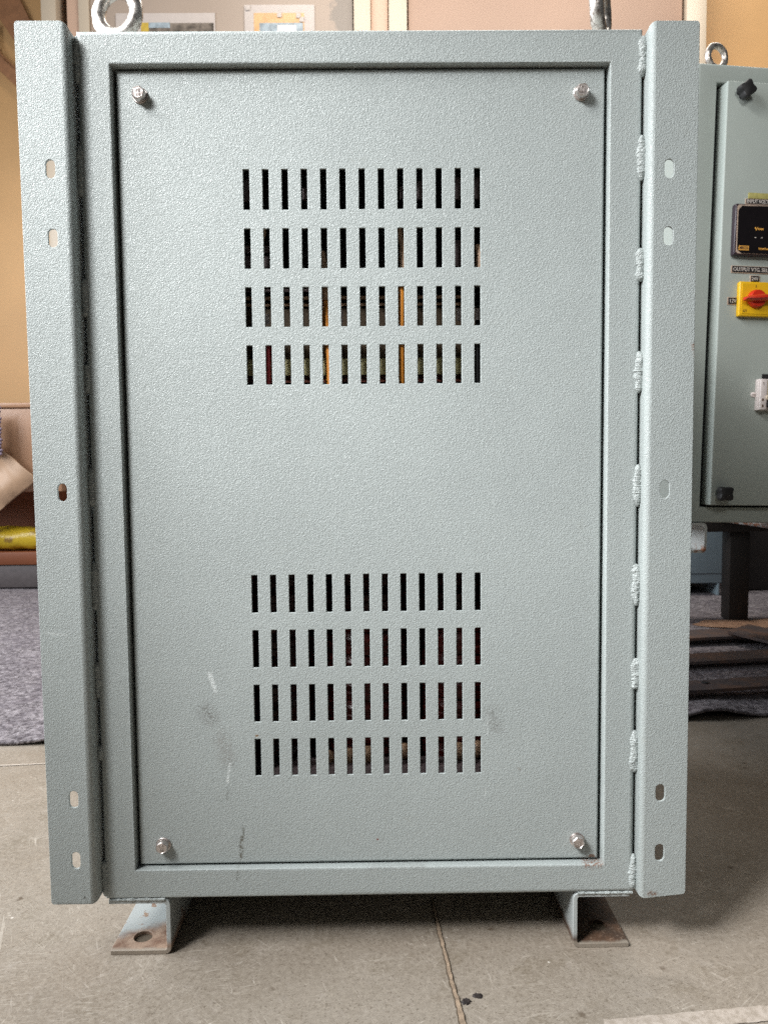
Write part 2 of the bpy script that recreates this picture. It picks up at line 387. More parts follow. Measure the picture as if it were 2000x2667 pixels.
def torus(bm, c, Rm, r, rotz, n=40, m=14, rough=0.0):
    g = []
    ca, sa = math.cos(rotz), math.sin(rotz)
    for i in range(n):
        t = 2*math.pi*i/n
        row = []
        for j in range(m):
            p = 2*math.pi*j/m
            rr = r*(1+rough*mnoise.noise(Vector((math.cos(t)*3, math.sin(t)*3, math.cos(p)*1.5))))
            q = Rm+rr*math.cos(p)
            x, y, z = q*math.cos(t), rr*math.sin(p), q*math.sin(t)
            row.append(bm.verts.new((c[0]+x*ca-y*sa, c[1]+x*sa+y*ca, c[2]+z)))
        g.append(row)
    for i in range(n):
        for j in range(m):
            bm.faces.new((g[i][j], g[(i+1) % n][j], g[(i+1) % n][(j+1) % m], g[i][(j+1) % m]))
def text_mesh(name, s, size, mat, parent, loc, align='LEFT', depth=0.0004, bold=0.0, sx=1.0):
    c = bpy.data.curves.new(name, 'FONT'); c.body = s; c.size = size; c.align_x = align; c.align_y = 'CENTER'
    c.extrude = depth; c.offset = bold; c.resolution_u = 3
    t = bpy.data.objects.new(name+'_tmp', c); COL.objects.link(t)
    dg = bpy.context.evaluated_depsgraph_get(); me = bpy.data.meshes.new_from_object(t.evaluated_get(dg))
    bpy.data.objects.remove(t); bpy.data.curves.remove(c)
    me.name = name; me.transform(Matrix.Translation(loc) @ Matrix.Rotation(R(90), 4, 'X') @ Matrix.Diagonal((sx, 1, 1, 1)))
    me.materials.clear(); me.materials.append(M[mat])
    o = bpy.data.objects.new(name, me); COL.objects.link(o); o.parent = parent
    return o

# ================================================================== SETTING
bm = bmesh.new()
v = [bm.verts.new(p) for p in ((-6, -4, 0), (6, -4, 0), (6, 2.92, 0), (-6, 2.92, 0))]; bm.faces.new(v)
floor = struct(finish('floor', bm, 'floor'))
# expansion joint
JL = [(0.0735, 0.10), (0.0756, 0.0337), (0.0780, 0.0061), (0.0801, -0.0221), (0.0811, -0.0505), (0.0844, -0.0811), (0.0856, -0.1098), (0.089, -0.20), (0.096, -0.45)]
JR = [(0.0755, 0.10), (0.0796, 0.0336), (0.0814, 0.0060), (0.0838, -0.0221), (0.0854, -0.0505), (0.0885, -0.0811), (0.0913, -0.1098), (0.095, -0.20), (0.102, -0.45)]
def strip(name, mat, grow, z, jag, parent):
    def lerp(T, y):
        for (x0, y0), (x1, y1) in zip(T, T[1:]):
            if y1 <= y <= y0: return x0+(x1-x0)*(y0-y)/(y0-y1)
        return T[-1][0]
    bm = bmesh.new(); prev = None; N = 170
    for i in range(N+1):
        y = 0.0999-i*(0.5498/N)
        a = lerp(JL, y)-grow+jag*mnoise.noise(Vector((y*190, 1.3, 0))); b = lerp(JR, y)+grow+jag*mnoise.noise(Vector((y*190, 8.7, 0)))
        row = [bm.verts.new((a, y, z)), bm.verts.new(((a+b)/2, y, z+0.0006*mnoise.noise(Vector((y*300, 4, 0))))), bm.verts.new((b, y, z))]
        if prev:
            for k in (0, 1): bm.faces.new((prev[k], prev[k+1], row[k+1], row[k]))
        prev = row
    return finish(name, bm, mat, parent, 60)
strip('joint_edge', 'joint_dark', 0.0009, 0.0008, 0.0012, floor)
strip('joint_filler', 'filler', -0.0002, 0.0018, 0.0011, floor)
# worn painted lines
def flatpoly(name, pts, mat, z, parent, jag=0.0):
    bm = bmesh.new(); P = []
    for i, p in enumerate(pts):
        q = pts[(i+1) % len(pts)]; L = math.dist(p, q); n = max(2, int(L/0.006))
        for k in range(n):
            x, y = p[0]+(q[0]-p[0])*k/n, p[1]+(q[1]-p[1])*k/n
            P.append((x+jag*mnoise.noise(Vector((x*120, y*120, 3))), y+jag*mnoise.noise(Vector((x*120, y*120, 9))), z))
    vs = [bm.verts.new(p) for p in P]; f = bm.faces.new(vs)
    bmesh.ops.triangulate(bm, faces=[f]); return finish(name, bm, mat, parent)
flatpoly('painted_line', [(0.2225, -0.1083), (0.392, -0.0921), (0.60, -0.072), (0.60, -0.092), (0.384, -0.1125), (0.2215, -0.130)], 'line', 0.001, floor, 0.0022)
flatpoly('scraped_line', [(-1.6, 0.44), (-0.6619, 0.533), (-0.40, 0.556), (-0.40, 0.561), (-0.6619, 0.5385), (-1.6, 0.446)], 'line', 0.001, floor, 0.002)
for x, y, s in ((0.0948, -0.0803, 0.0046), (0.1075, -0.0721, 0.0044)):
    bm = bmesh.new(); n = 18
    rings = []
    for f_, z_ in ((1.0, 0.0002), (0.8, 0.0016), (0.35, 0.0014)):
        rings.append([(x+s*f_*(1+0.9*mnoise.noise(Vector((math.cos(6.283*i/n)*2+x*99, math.sin(6.283*i/n)*2, f_))))*math.cos(6.283*i/n),
                       y+s*f_*0.85*(1+0.9*mnoise.noise(Vector((math.cos(6.283*i/n)*2, math.sin(6.283*i/n)*2+y*99, f_))))*math.sin(6.283*i/n), z_) for i in range(n)])
    loops(bm, rings, True, False, True)
    o = finish('tar_blob', bm, 'tar', None, 60)
    tag(o, 'small dark tar blob on the concrete, ' + ('touching the joint line' if x < 0.1 else 'further from the joint line'), 'blob', 'tar blobs on the floor')

# back wall
bm = bmesh.new(); box(bm, -6, 6, 2.92, 3.05, 0, 4.0); struct(finish('wall_back', bm, 'wall'))

# felt mat
bm = bmesh.new()
NX, NY = 150, 90; grid = []
for i in range(NX+1):
    x = -3.0+6.0*i/NX; row = []
    fr = 0.640+0.065*(x+0.64)+0.012*mnoise.noise(Vector((x*4, 0, 0)))+0.006*mnoise.noise(Vector((x*15, 0, 0)))
    lift = 0.016*max(0, 1-abs(x+0.52)/0.16)+0.017*max(0, math.cos((x-0.70)/0.075*math.pi/2)) * (abs(x-0.70) < 0.075)
    for j in range(NY+1):
        u = j/NY; y = fr+(2.90-fr)*u**1.7
        z = 0.009+0.004*mnoise.noise(Vector((x*6, y*6, 0)))+lift*max(0, 1-(y-fr)/0.12)
        row.append(bm.verts.new((x, y, z)))
    grid.append(row)
for i in range(NX):
    for j in range(NY): bm.faces.new((grid[i][j], grid[i+1][j], grid[i+1][j+1], grid[i][j+1]))
o = finish('felt_mat', bm, 'felt', None, 80)
md = o.modifiers.new('thickness', 'SOLIDIFY'); md.thickness = 0.006; md.offset = -1
tag(o, 'dark grey felt mat spread on the floor behind the cabinets', 'mat')

# cupboard front along the back wall
cup = empty('cupboard', (0, 2.8, 0)); tag(cup, 'cream framed cupboard with beige panels along the back wall', 'cupboard')
def cbox(name, mat, x0, x1, y0, y1, z0=0.0, z1=2.9, bev=0.003):
    return mkbox(name, mat, cup, x0, x1, y0, y1, z0, z1, bev=bev)
cbox('post', 'cream', -1.4587, -1.392, -0.03, 0.09); cbox('post', 'strip', -1.355, -1.302, 0.0, 0.09); cbox('stile', 'cream', -1.300, -1.2526, -0.012, 0.05)
cbox('door_panel', 'panel_a', -1.2515, -0.0735, 0.0, 0.03)
cbox('stile', 'cream', -0.0690, 0.0068, -0.018, 0.05); cbox('post', 'strip', 0.0080, 0.0846, 0.0, 0.09); cbox('stile', 'cream', 0.0880, 0.1700, -0.018, 0.05)
cbox('door_panel', 'panel_b', 0.1765, 1.4150, 0.0, 0.03); cbox('post', 'cream', 1.4272, 1.5179, -0.02, 0.09)
cbox('backing', 'dark', -1.39, 1.43, 0.092, 0.10)
# photographs taped to the left panel
n1 = empty('paper_notice', (-0.913, 2.796, 2.40)); tag(n1, 'left of two white sheets taped on the beige panel, with a dark picture strip', 'notice')
mkbox('sheet', 'paper', n1, -0.222, 0.222, -0.0015, 0.0, -0.20, 0.150)
mkbox('picture', 'pic_dark', n1, -0.075, 0.215, -0.0030, -0.0020, -0.18, 0.106); mkbox('picture', 'pic_yellow', n1, -0.110, -0.075, -0.0030, -0.0020, 0.06, 0.108)
mkbox('picture', 'pic_blue', n1, -0.075, 0.02, -0.0040, -0.0032, 0.085, 0.108)
n2 = empty('paper_notice', (-0.402, 2.796, 2.40)); tag(n2, 'right of two white sheets taped on the beige panel, with an orange picture', 'notice')
mkbox('sheet', 'paper', n2, -0.157, 0.157, -0.0015, 0.0, -0.20, 0.184)
mkbox('picture', 'pic_orange', n2, -0.115, 0.110, -0.0030, -0.0020, -0.18, 0.148); mkbox('picture', 'pic_blue', n2, -0.09, 0.105, -0.0044, -0.0032, -0.18, 0.104)
mkbox('picture', 'white', n2, -0.01, 0.075, -0.0054, -0.0046, 0.066, 0.094)
for px, pz in ((-0.14, 0.17), (0.0, 0.138), (0.085, 0.135), (0.10, 0.118)): mkbox('tape', 'paper', n2, px-0.010, px+0.010, -0.0064, -0.0056, pz-0.010, pz+0.010)

# things at the left edge
bench = empty('bench', (-1.75, 2.42, 0)); tag(bench, 'wooden bench with pale apron and red-brown board at the far left', 'bench')
mkbox('apron', 'apron', bench, -0.8, 0.45, 0.0, 0.05, 0.420, 0.768, bev=0.006); mkbox('top', 'apron', bench, -0.8, 0.45, -0.01, 0.40, 0.770, 0.79, bev=0.004)
mkbox('back_board', 'redbrown', bench, -0.8, 0.45, 0.30, 0.32, 0.012, 0.765)
for x in (-0.75, 0.40): mkbox('leg', 'redbrown', bench, x-0.03, x+0.03, 0.34, 0.39, 0.012, 0.765)
mkbox('skirting', 'skirt', bench, -0.8, 0.45, 0.02, 0.16, 0.014, 0.110, bev=0.004)
mkbox('lower_shelf', 'redbrown', bench, -0.8, 0.45, 0.012, 0.152, 0.112, 0.166, bev=0.004)
# yellow wrapped roll
yb = empty('yellow_bag', (-1.50, 2.50, 0.10)); tag(yb, 'yellow printed plastic packet lying under the bench at the left edge', 'packet')
bm = bmesh.new(); rings = []
for i in range(25):
    x = -0.30+0.42*i/24; e = 1-abs(2*i/24-1)**6*0.5
    rings.append([(x, 0.055*e*math.cos(6.283*k/16)*(1+0.2*mnoise.noise(Vector((x*14, k*0.5, 1)))), 0.118+0.050*e*math.sin(6.283*k/16)*(1+0.25*mnoise.noise(Vector((x*12, k*0.4, 5))))) for k in range(16)])
loops(bm, rings, True, True, True); finish('wrapping', bm, 'yellowbag', yb, 60)
# crumpled brown paper hanging over the apron
bm = bmesh.new(); g = []
NU, NV = 28, 30
for i in range(NU+1):
    row = []
    for j in range(NV+1):
        u, w = i/NU, j/NV
        edge = 0.30*(1-abs(w-0.42)/0.58)**0.8 if abs(w-0.42) < 0.58 else 0
        x = -1.72+(0.02+edge)*u+0.02
        z = 0.66-0.44*w+0.06*u*(w-0.4)
        y = 2.385-0.06*math.sin(w*3.1)*(1-u)-0.02+0.030*mnoise.noise(Vector((x*9, z*9, 2)))+0.018*abs(mnoise.noise(Vector((x*17+z*9, z*6, 4))))
        row.append(bm.verts.new((x, y, z)))
    g.append(row)
for i in range(NU):
    for j in range(NV): bm.faces.new((g[i][j], g[i+1][j], g[i+1][j+1], g[i][j+1]))
o = finish('brown_paper', bm, 'brown_paper', None, 50); md = o.modifiers.new('thickness', 'SOLIDIFY'); md.thickness = 0.002
tag(o, 'crumpled brown wrapping paper hanging in front of the bench at the left edge', 'paper')
# knitted strip
kn = empty('knitted_strip', (-1.523, 2.33, 0.575)); tag(kn, 'dark purple knitted strip hanging at the left edge of the photo', 'textile')
bm = bmesh.new(); box(bm, -0.06, 0.016, 0, 0.012, 0, 0.19, bev=0.004); finish('band', bm, 'knit', kn, 35)
for k in range(14):
    bm = bmesh.new(); bmesh.ops.create_icosphere(bm, subdivisions=1, radius=0.0075, matrix=Matrix.Translation((0.018+0.003*math.sin(k*2.1), 0.0, 0.004+k*0.0142)))
    finish('bead', bm, 'bead', kn, 60)
# hanging strap and cable on the orange wall
st = empty('hanging_strap', (-1.62, 2.90, 2.2)); tag(st, 'brown strap hanging on the orange wall at the top left corner', 'strap')
def ribbon(name, mat, pts, wd, parent, th=0.004):
    bm = bmesh.new(); prev = None
    for i, p in enumerate(pts):
        p = Vector(p); d = (Vector(pts[min(i+1, len(pts)-1)])-Vector(pts[max(0, i-1)])).normalized(); s_ = Vector((d.z, 0, -d.x))*(wd[i]/2)
        row = [bm.verts.new(p-s_), bm.verts.new(p+s_), bm.verts.new(p+s_+Vector((0, th, 0))), bm.verts.new(p-s_+Vector((0, th, 0)))]
        if prev:
            for k in range(4): bm.faces.new((prev[k], prev[(k+1) % 4], row[(k+1) % 4], row[k]))
        else: bm.faces.new(row)
        prev = row
    bm.faces.new(prev); return finish(name, bm, mat, parent)
ribbon('band', 'strap', [(-0.13, -0.005, 0.62), (-0.05, -0.008, 0.46), (0.02, -0.006, 0.33), (0.10, -0.005, 0.22)], [0.14, 0.13, 0.11, 0.10], st)
ribbon('band', 'strap', [(-0.16, -0.012, 0.30), (-0.08, -0.012, 0.18), (0.02, -0.012, 0.09), (0.10, -0.012, 0.01)], [0.03, 0.05, 0.06, 0.06], st)
mkbox('buckle', 'black', st, -0.103, -0.088, -0.022, -0.009, 0.27, 0.355, bev=0.004)
bm = bmesh.new(); tube(bm, [(-0.095, -0.015, 0.28), (-0.075, -0.015, 0.22), (0.0, -0.015, 0.15), (0.12, -0.015, 0.10)], 0.004, 6); finish('cord', bm, 'strap', st, 60)
bm = bmesh.new(); tube(bm, [(-0.095, -0.02, 0.27), (-0.105, -0.02, 0.2), (-0.14, -0.02, 0.13), (-0.22, -0.02, 0.10)], 0.004, 6); finish('cord', bm, 'strap', st, 60)

# ================================================================== MAIN CABINET
cab = empty('electrical_cabinet', (0, 0, 0)); tag(cab, 'large grey-green steel electrical cabinet with slotted front cover and welded side flanges', 'cabinet')
OX0, OX1, OZ0, OZ1 = -0.2865, 0.2865, 0.0628, 0.9700     # outer frame
IX0, IX1, IZ0, IZ1 = -0.2526, 0.2532, 0.0953, 0.9365     # opening
def rect(x0, x1, z0, z1, y): return [(x0, y, z0), (x1, y, z0), (x1, y, z1), (x0, y, z1)]
bm = bmesh.new(); rings = [rect(OX0, OX1, OZ0, OZ1, 0.56)]
ro, ri = 0.0050, 0.0022
for k in range(7):
    a = math.pi/2*k/6; d = ro*(1-math.sin(a)); dd = ro*(1-math.cos(a))
    rings.append(rect(OX0+dd, OX1-dd, OZ0+dd, OZ1-dd, d))
for k in range(6):
    a = math.pi/2*k/5; s_ = ri*(1-math.sin(a)); y = ri*(1-math.cos(a))
    rings.append(rect(IX0-s_, IX1+s_, IZ0-s_, IZ1+s_, y))
rings.append(rect(IX0, IX1, IZ0, IZ1, 0.022)); rings.append(rect(IX0-0.012, IX1+0.012, IZ0-0.012, IZ1+0.012, 0.022))
L = [[bm.verts.new(p) for p in r] for r in rings]
for a, b in zip(L, L[1:]):
    for i in range(4): bm.faces.new((a[i], a[(i+1) % 4], b[(i+1) % 4], b[i]))
bm.faces.new(L[0])
finish('body', bm, 'frame', cab, 40, flat_front=True)

# front cover with real slots
DX0, DX1, DZ0, DZ1, DY = -0.2498, 0.2500, 0.0976, 0.9347, 0.008
SX, SP, SWD, SH = -0.12212, 0.01983, 0.00625, 0.0405
ZR = [0.09757+0.73776-0.05974*i for i in range(4)]+[0.09757+0.31689-0.05949*i for i in range(4)]
ch = 0.00055; er = 0.0024
xs = sorted([DX0+er, DX1-er]+[c for i in range(13) for c in (SX+SP*i-ch, SX+SP*i+SWD+ch)])
zs = sorted([DZ0+er, DZ1-er]+[c for z in ZR for c in (z-SH-ch, z+ch)])
bm = bmesh.new(); V = {}
def vv(i, j):
    if (i, j) not in V: V[i, j] = bm.verts.new((xs[i], DY, zs[j]))
    return V[i, j]
for i in range(len(xs)-1):
    for j in range(len(zs)-1):
        if i % 2 == 1 and j % 2 == 1 and 1 <= i <= 25 and 1 <= j <= 15: continue
        bm.faces.new((vv(i, j), vv(i+1, j), vv(i+1, j+1), vv(i, j+1)))
for i in range(1, 26, 2):
    for j in range(1, 16, 2):
        A = [vv(i, j), vv(i+1, j), vv(i+1, j+1), vv(i, j+1)]
        prev = A
        x0, x1, z0, z1 = xs[i]+ch, xs[i+1]-ch, zs[j]+ch, zs[j+1]-ch
        for y in (DY+ch, DY+0.0016):
            B = [bm.verts.new(p) for p in rect(x0, x1, z0, z1, y)]
            for k in range(4): bm.faces.new((prev[k], prev[(k+1) % 4], B[(k+1) % 4], B[k]))
            prev = B
nx, nz = len(xs)-1, len(zs)-1
border = [(i, 0) for i in range(nx)]+[(nx, j) for j in range(nz)]+[(i, nz) for i in range(nx, 0, -1)]+[(0, j) for j in range(nz, 0, -1)]
prev = [vv(*b) for b in border]
for s_ in range(1, 6):
    a = math.pi/2*min(s_, 4)/4; off = er*math.sin(a); y = DY+er*(1-math.cos(a)) if s_ < 5 else DY+0.016
    cur = []
    for i, j in border:
        cur.append(bm.verts.new((xs[i]+(-off if i == 0 else off if i == nx else 0), y, zs[j]+(-off if j == 0 else off if j == nz else 0))))
    for k in range(len(border)):
        q = (k+1) % len(border); bm.faces.new((prev[k], prev[q], cur[q], cur[k]))
    prev = cur
cover = finish('front_cover', bm, 'door', cab, 50, flat_front=True)
cover.data.materials.append(M['door_marked'])
for p in cover.data.polygons:
    if p.center.z < 0.42 and p.normal.y < -0.9: p.material_index = 1

# cover bolts with washers
bolt_pos = [(-0.2252, 0.909, 0.3), (0.2254, 0.9095, 0.1), (-0.2237, 0.1203, 0.5), (0.2266, 0.1194, 0.8)]
for bi, (x, z, ph) in enumerate(bolt_pos):
    bm = bmesh.new(); y0 = DY-0.0034
    hexr = 0.0069
    hx = lambda r, y: [(x+r*math.cos(ph+math.pi/3*k+o), y, z+r*math.sin(ph+math.pi/3*k+o)) for k in range(6) for o in (-0.09, 0.0, 0.09)]
    loops(bm, [hx(hexr, y0+0.003), hx(hexr, y0-0.0044), hx(hexr*0.97, y0-0.0050), hx(hexr*0.84, y0-0.0060), hx(hexr*0.80, y0-0.0060), hx(hexr*0.74, y0-0.0056)], True, False, True)
    b = finish('bolt', bm, 'steel', cab, 30)
    bm = bmesh.new(); disc_ring(bm, [(0.0080, DY-0.0001), (0.0080, DY-0.0013), (0.0076, DY-0.0016), (0.0050, DY-0.0016)], x, z, 28); finish('washer', bm, 'steel', b, 30)
    bm = bmesh.new(); disc_ring(bm, [(0.0066, DY-0.0016), (0.0066, DY-0.0030), (0.0062, DY-0.0033), (0.0050, DY-0.0033)], x, z, 28); finish('spring_washer', bm, 'steel', b, 30)
    text_mesh('head_marking', 'MJ', 0.0042, 'steel', b, (x, y0-0.0058, z+0.0021), 'CENTER', 0.0004)
    text_mesh('head_marking', '8.8', 0.0036, 'steel', b, (x, y0-0.0058, z-0.0024), 'CENTER', 0.0004)

# side flanges (angle profile, slotted), welded on
def stadium(cx, cz, w, h, n=7):
    r = w/2; P = []
    for k in range(n+1): a = math.pi*k/n; P.append((cx+r*math.cos(a), cz+h/2-r+r*math.sin(a)))
    for k in range(n+1): a = math.pi+math.pi*k/n; P.append((cx+r*math.cos(a), cz-h/2+r+r*math.sin(a)))
    return P
def flange(side, dfront, xweb, xout_t, xout_b, rad, zt, zb, slots, outer_drop=0.0):
    s = side; yf = -dfront; bm = bmesh.new()
    xi = xweb+s*rad                      # where the flat starts
    def edgeloop(P):
        vs = [bm.verts.new((px, yf, pz)) for px, pz in P]
        return [bm.edges.new((vs[k], vs[(k+1) % len(vs)])) for k in range(len(vs))]
    c = 0.003
    outer = [(xi, zb), (xi, zt), (xout_t-s*c, zt), (xout_t-s*c*0.3, zt-c*0.3), (xout_t, zt-c)]
    outer += [(xout_t+(xout_b-xout_t)*k/10, zt-c+(zb+outer_drop+c-zt+c)*k/10) for k in range(1, 11)]
    outer += [(xout_b-s*c*0.3, zb+outer_drop+c*0.3), (xout_b-s*c, zb+outer_drop)]
    E = edgeloop(outer)
    for q in slots: E += edgeloop(stadium(*q))
    bmesh.ops.triangle_fill(bm, use_beauty=True, use_dissolve=False, edges=E)
    prev = None
    for k in range(9):
        a = math.pi/2*k/8
        x = xi-s*rad*math.sin(a); y = yf+rad*(1-math.cos(a))
        # ends are cut back slightly round the bend
        cut = 0.0045*(k/8)**1.5
        row = [bm.verts.new((x, y, zb+cut*0.6)), bm.verts.new((x, y, zt-cut))]
        if prev: bm.faces.new((prev[0], prev[1], row[1], row[0]))
        prev = row
    row = [bm.verts.new((xweb, 0.045, zb+0.004)), bm.verts.new((xweb, 0.045, zt-0.006))]
    bm.faces.new((prev[0], prev[1], row[1], row[0]))
    bmesh.ops.remove_doubles(bm, verts=bm.verts[:], dist=0.00005)
    bmesh.ops.recalc_face_normals(bm, faces=bm.faces[:])
    # make normals face the camera on the flat
    f0 = min(bm.faces, key=lambda f: f.calc_center_median().y)
    if f0.normal.y > 0: bmesh.ops.reverse_faces(bm, faces=bm.faces[:])
    o = finish('side_flange', bm, 'flange', cab, 40, recalc=False, flat_front=True)
    md = o.modifiers.new('thickness', 'SOLIDIFY'); md.thickness = 0.0028; md.offset = -1
    md = o.modifiers.new('edge', 'BEVEL'); md.width = 0.0006; md.segments = 2; md.limit_method = 'ANGLE'; md.angle_limit = R(50)
    return o
SLZ = (0.828, 0.7605, 0.5055, 0.1826, 0.1163)
SRZ = (0.8262, 0.7597, 0.5028, 0.1797, 0.1141)
fl = flange(-1, 0.0165, -0.2886, -0.3399, -0.3372, 0.0068, 0.9702, 0.0682, [(-0.3094, z, 0.0092, 0.0182) for z in SLZ])
fr_ = flange(1, 0.0130, 0.2888, 0.3384, 0.3384, 0.0062, 0.9697, 0.0635, [(0.3098, z, 0.0097, 0.0186) for z in SRZ], 0.0040)
def weld(side, z0, z1, parent, seed, w=0.0046):
    bm = bmesh.new(); n = max(14, int(abs(z0-z1)/0.0008)); rings = []; m = 11
    xc = side*0.2874
    for i in range(n+1):
        t = i/n; z = z0+(z1-z0)*t
        e0, e1 = 0.07+0.12*abs(math.sin(seed*3.7)), 0.07+0.10*abs(math.cos(seed*2.3)); env = min(1, (t/e0)**0.6 if t < e0 else 1, ((1-t)/e1)**0.6 if t > 1-e1 else 1)
        ripple = 0.06*math.sin(z*2600+seed*2)
        row = []
        for k in range(m):
            a = math.pi*(k/(m-1))
            r = w*(0.12+0.88*env)*(1+ripple+0.22*mnoise.noise(Vector((z*120, k*0.3, seed)))+0.26*mnoise.noise(Vector((z*540, k*0.8, seed+5))))
            wid = 1.0+0.45*mnoise.noise(Vector((z*75, seed*3.1, 2)))+0.22*mnoise.noise(Vector((z*330, seed*1.7, 9)))
            row.append((xc-side*(0.0012+0.0012*mnoise.noise(Vector((z*60, seed*5.3, 6))))-r*wid*math.cos(a), 0.0018-r*0.85*math.sin(a), z))
        rings.append(row)
    loops(bm, rings, False); bm.normal_update()
    return finish('weld_bead', bm, 'weld', parent, 70)
WL = [(0.9652, 0.918), (0.859, 0.8063), (0.7252, 0.6854), (0.6382, 0.6074), (0.5308, 0.4897), (0.4312, 0.3796), (0.325, 0.285), (0.2347, 0.217), (0.107, 0.066)]
WR = [(0.9629, 0.9222), (0.8651, 0.819), (0.7516, 0.7174), (0.6464, 0.6025), (0.5287, 0.4839), (0.4235, 0.3779), (0.3219, 0.2877), (0.2432, 0.1962), (0.106, 0.0650)]
for k, (a, b) in enumerate(WL): weld(-1, a, b, fl, k+1.3, 0.0040)
for k, (a, b) in enumerate(WR): weld(1, a, b, fr_, k+20.7, 0.0052)

# feet: C-channels opening outwards
def foot(side, xweb_in, mat, hole):
    s = side; T = 0.0050; x_in = xweb_in; x_out = s*0.2830; H = OZ0-0.0003
    rr = 0.0075; P = []
    def arc(cx, cz, r, a0, a1, n=6): return [(cx+r*math.cos(a0+(a1-a0)*k/n), cz+r*math.sin(a0+(a1-a0)*k/n)) for k in range(n+1)]
    # build for side=-1 in mirrored coords: u grows inwards
    w = abs(x_out-x_in)
    out = [(0, 0)]+arc(w-rr, rr, rr, -math.pi/2, 0)+arc(w-rr, H-rr, rr, 0, math.pi/2)+[(0, H), (0, H-T)]
    inn = arc(w-rr, H-rr, rr-T, math.pi/2, 0)+arc(w-rr, rr, rr-T, 0, -math.pi/2)+[(0, T)]
    prof = out+inn
    bm = bmesh.new()
    y0, y1 = 0.0012, 0.54
    X = lambda u: x_out-s*u
    hu, hy, hr = hole
    nseg = 24
    a = [bm.verts.new((X(u), y0, z)) for u, z in prof]; b = [bm.verts.new((X(u), y1, z)) for u, z in prof]
    n = len(prof)
    bottom_top = n-2        # edge from the inner arc end to (0,T) is the top face of the lower flange
    for i in range(n):
        j = (i+1) % n
        if i in (bottom_top, 0): continue
        bm.faces.new((a[i], a[j], b[j], b[i]))
    bm.faces.new(a); bm.faces.new(b)
    # lower flange top and bottom faces with a bolt hole
    holes = []
    for (i, z) in ((bottom_top, T), (0, 0.0)):
        j = (i+1) % n
        E = []
        for p, q in ((a[i], a[j]), (a[j], b[j]), (b[j], b[i]), (b[i], a[i])):
            e = bm.edges.get((p, q)) or bm.edges.new((p, q)); E.append(e)
        ring = [bm.verts.new((X(hu)+hr*math.cos(6.28318*k/nseg), hy+hr*math.sin(6.28318*k/nseg), z)) for k in range(nseg)]
        E += [bm.edges.new((ring[k], ring[(k+1) % nseg])) for k in range(nseg)]
        bmesh.ops.triangle_fill(bm, use_beauty=True, edges=E); holes.append(ring)
    for k in range(nseg): bm.faces.new((holes[0][k], holes[0][(k+1) % nseg], holes[1][(k+1) % nseg], holes[1][k]))
    o = finish('foot', bm, mat, cab, 40)
    bm = bmesh.new(); ring = [bm.verts.new((X(hu)+hr*1.02*math.cos(6.28318*k/nseg), hy+hr*1.02*math.sin(6.28318*k/nseg), 0.0011)) for k in range(nseg)]; bm.faces.new(ring)
    finish('hole_shade', bm, 'joint_dark', o)  # dark disc paints in the shade inside the bolt hole
    md = o.modifiers.new('edge', 'BEVEL'); md.width = 0.0006; md.segments = 2; md.limit_method = 'ANGLE'; md.angle_limit = R(60)
    return o
foot(-1, -0.2165, 'foot_left', (0.0285, 0.0260, 0.0102))
foot(1, 0.2215, 'foot_right', (0.0250, 0.0345, 0.0102))
# fillet welds holding the feet under the frame
for x0, x1, sd in ((-0.280, -0.222, 3), (0.226, 0.286, 8)):
    bm = bmesh.new(); rings = []
    for i in range(41):
        x = x0+(x1-x0)*i/40; r = 0.0015*(1+0.6*mnoise.noise(Vector((x*180, sd, 0))))
        rings.append([(x, 0.001-r*1.0*math.sin(math.pi*k/6), OZ0-0.0004+r*1.1*math.cos(math.pi*k/6)) for k in range(7)])
    loops(bm, rings, False); finish('foot_weld', bm, 'weld', cab, 70)

# lifting eyebolts
def eyebolt(parent, x, y, z_top, rot, mid, tr, k=1.0, mat='eye'):
    bm = bmesh.new(); torus(bm, (x, y, z_top+0.016*k+mid+tr-0.002*k), mid, tr, rot, rough=0.10)
    e = finish('eyebolt', bm, mat, parent, 60)
    bm = bmesh.new()
    n = 28; rings = [[(x+r*math.cos(6.283*i/n), y+r*math.sin(6.283*i/n), z_top+z) for i in range(n)] for r, z in ((0.017*k, 0.0002), (0.0175*k, 0.003*k), (0.016*k, 0.008*k), (0.011*k, 0.012*k), (0.009*k, 0.020*k))]
    loops(bm, rings, True, True, True); finish('collar', bm, mat, e, 40)
    return e
eyebolt(cab, -0.2590, 0.05, OZ1, R(-14), 0.0222, 0.0074)
eyebolt(cab, 0.2570, 0.05, OZ1, R(63), 0.0222, 0.0076)

# ================================================================== TRANSFORMER INSIDE
tr = empty('transformer', (0, 0.08, 0.066)); tag(tr, 'dark transformer with red coils and coloured leads seen through the cover slots', 'transformer')
TZ = -0.066; TY = -0.08
def near(x, y, z):      # the clamp, boards and leads sit close behind the cover
    if y > 0.06: return x, y, z
    y2 = 0.0115+(y-0.028)*0.75; k = (y2+0.8064)/(y+0.8064)
    return 0.0117+(x-0.0117)*k, y2, 0.5345+(z-0.5345)*k
def tb(name, mat, x0, x1, y0, y1, z0, z1, bev=0.0):
    x0, ya, z0 = near(x0, y0, z0); x1, _, z1 = near(x1, y0, z1); y1 = ya+(y1-y0)*(0.75 if y0 < 0.06 else 1); y0 = ya
    return mkbox(name, mat, tr, x0, x1, y0+TY, y1+TY, z0+TZ, z1+TZ, bev=bev)
tb('core', 'dark', -0.17, 0.17, 0.24, 0.36, 0.0665, 0.62); tb('insulation_board', 'board', -0.16, 0.122, 0.050, 0.054, 0.648, 0.702)
tb('clamp_bar', 'zinc', -0.16, 0.120, 0.040, 0.046, 0.6285, 0.6465, 0.0008); tb('lacquered_strip', 'lacquer', -0.16, 0.125, 0.047, 0.052, 0.6215, 0.6283)
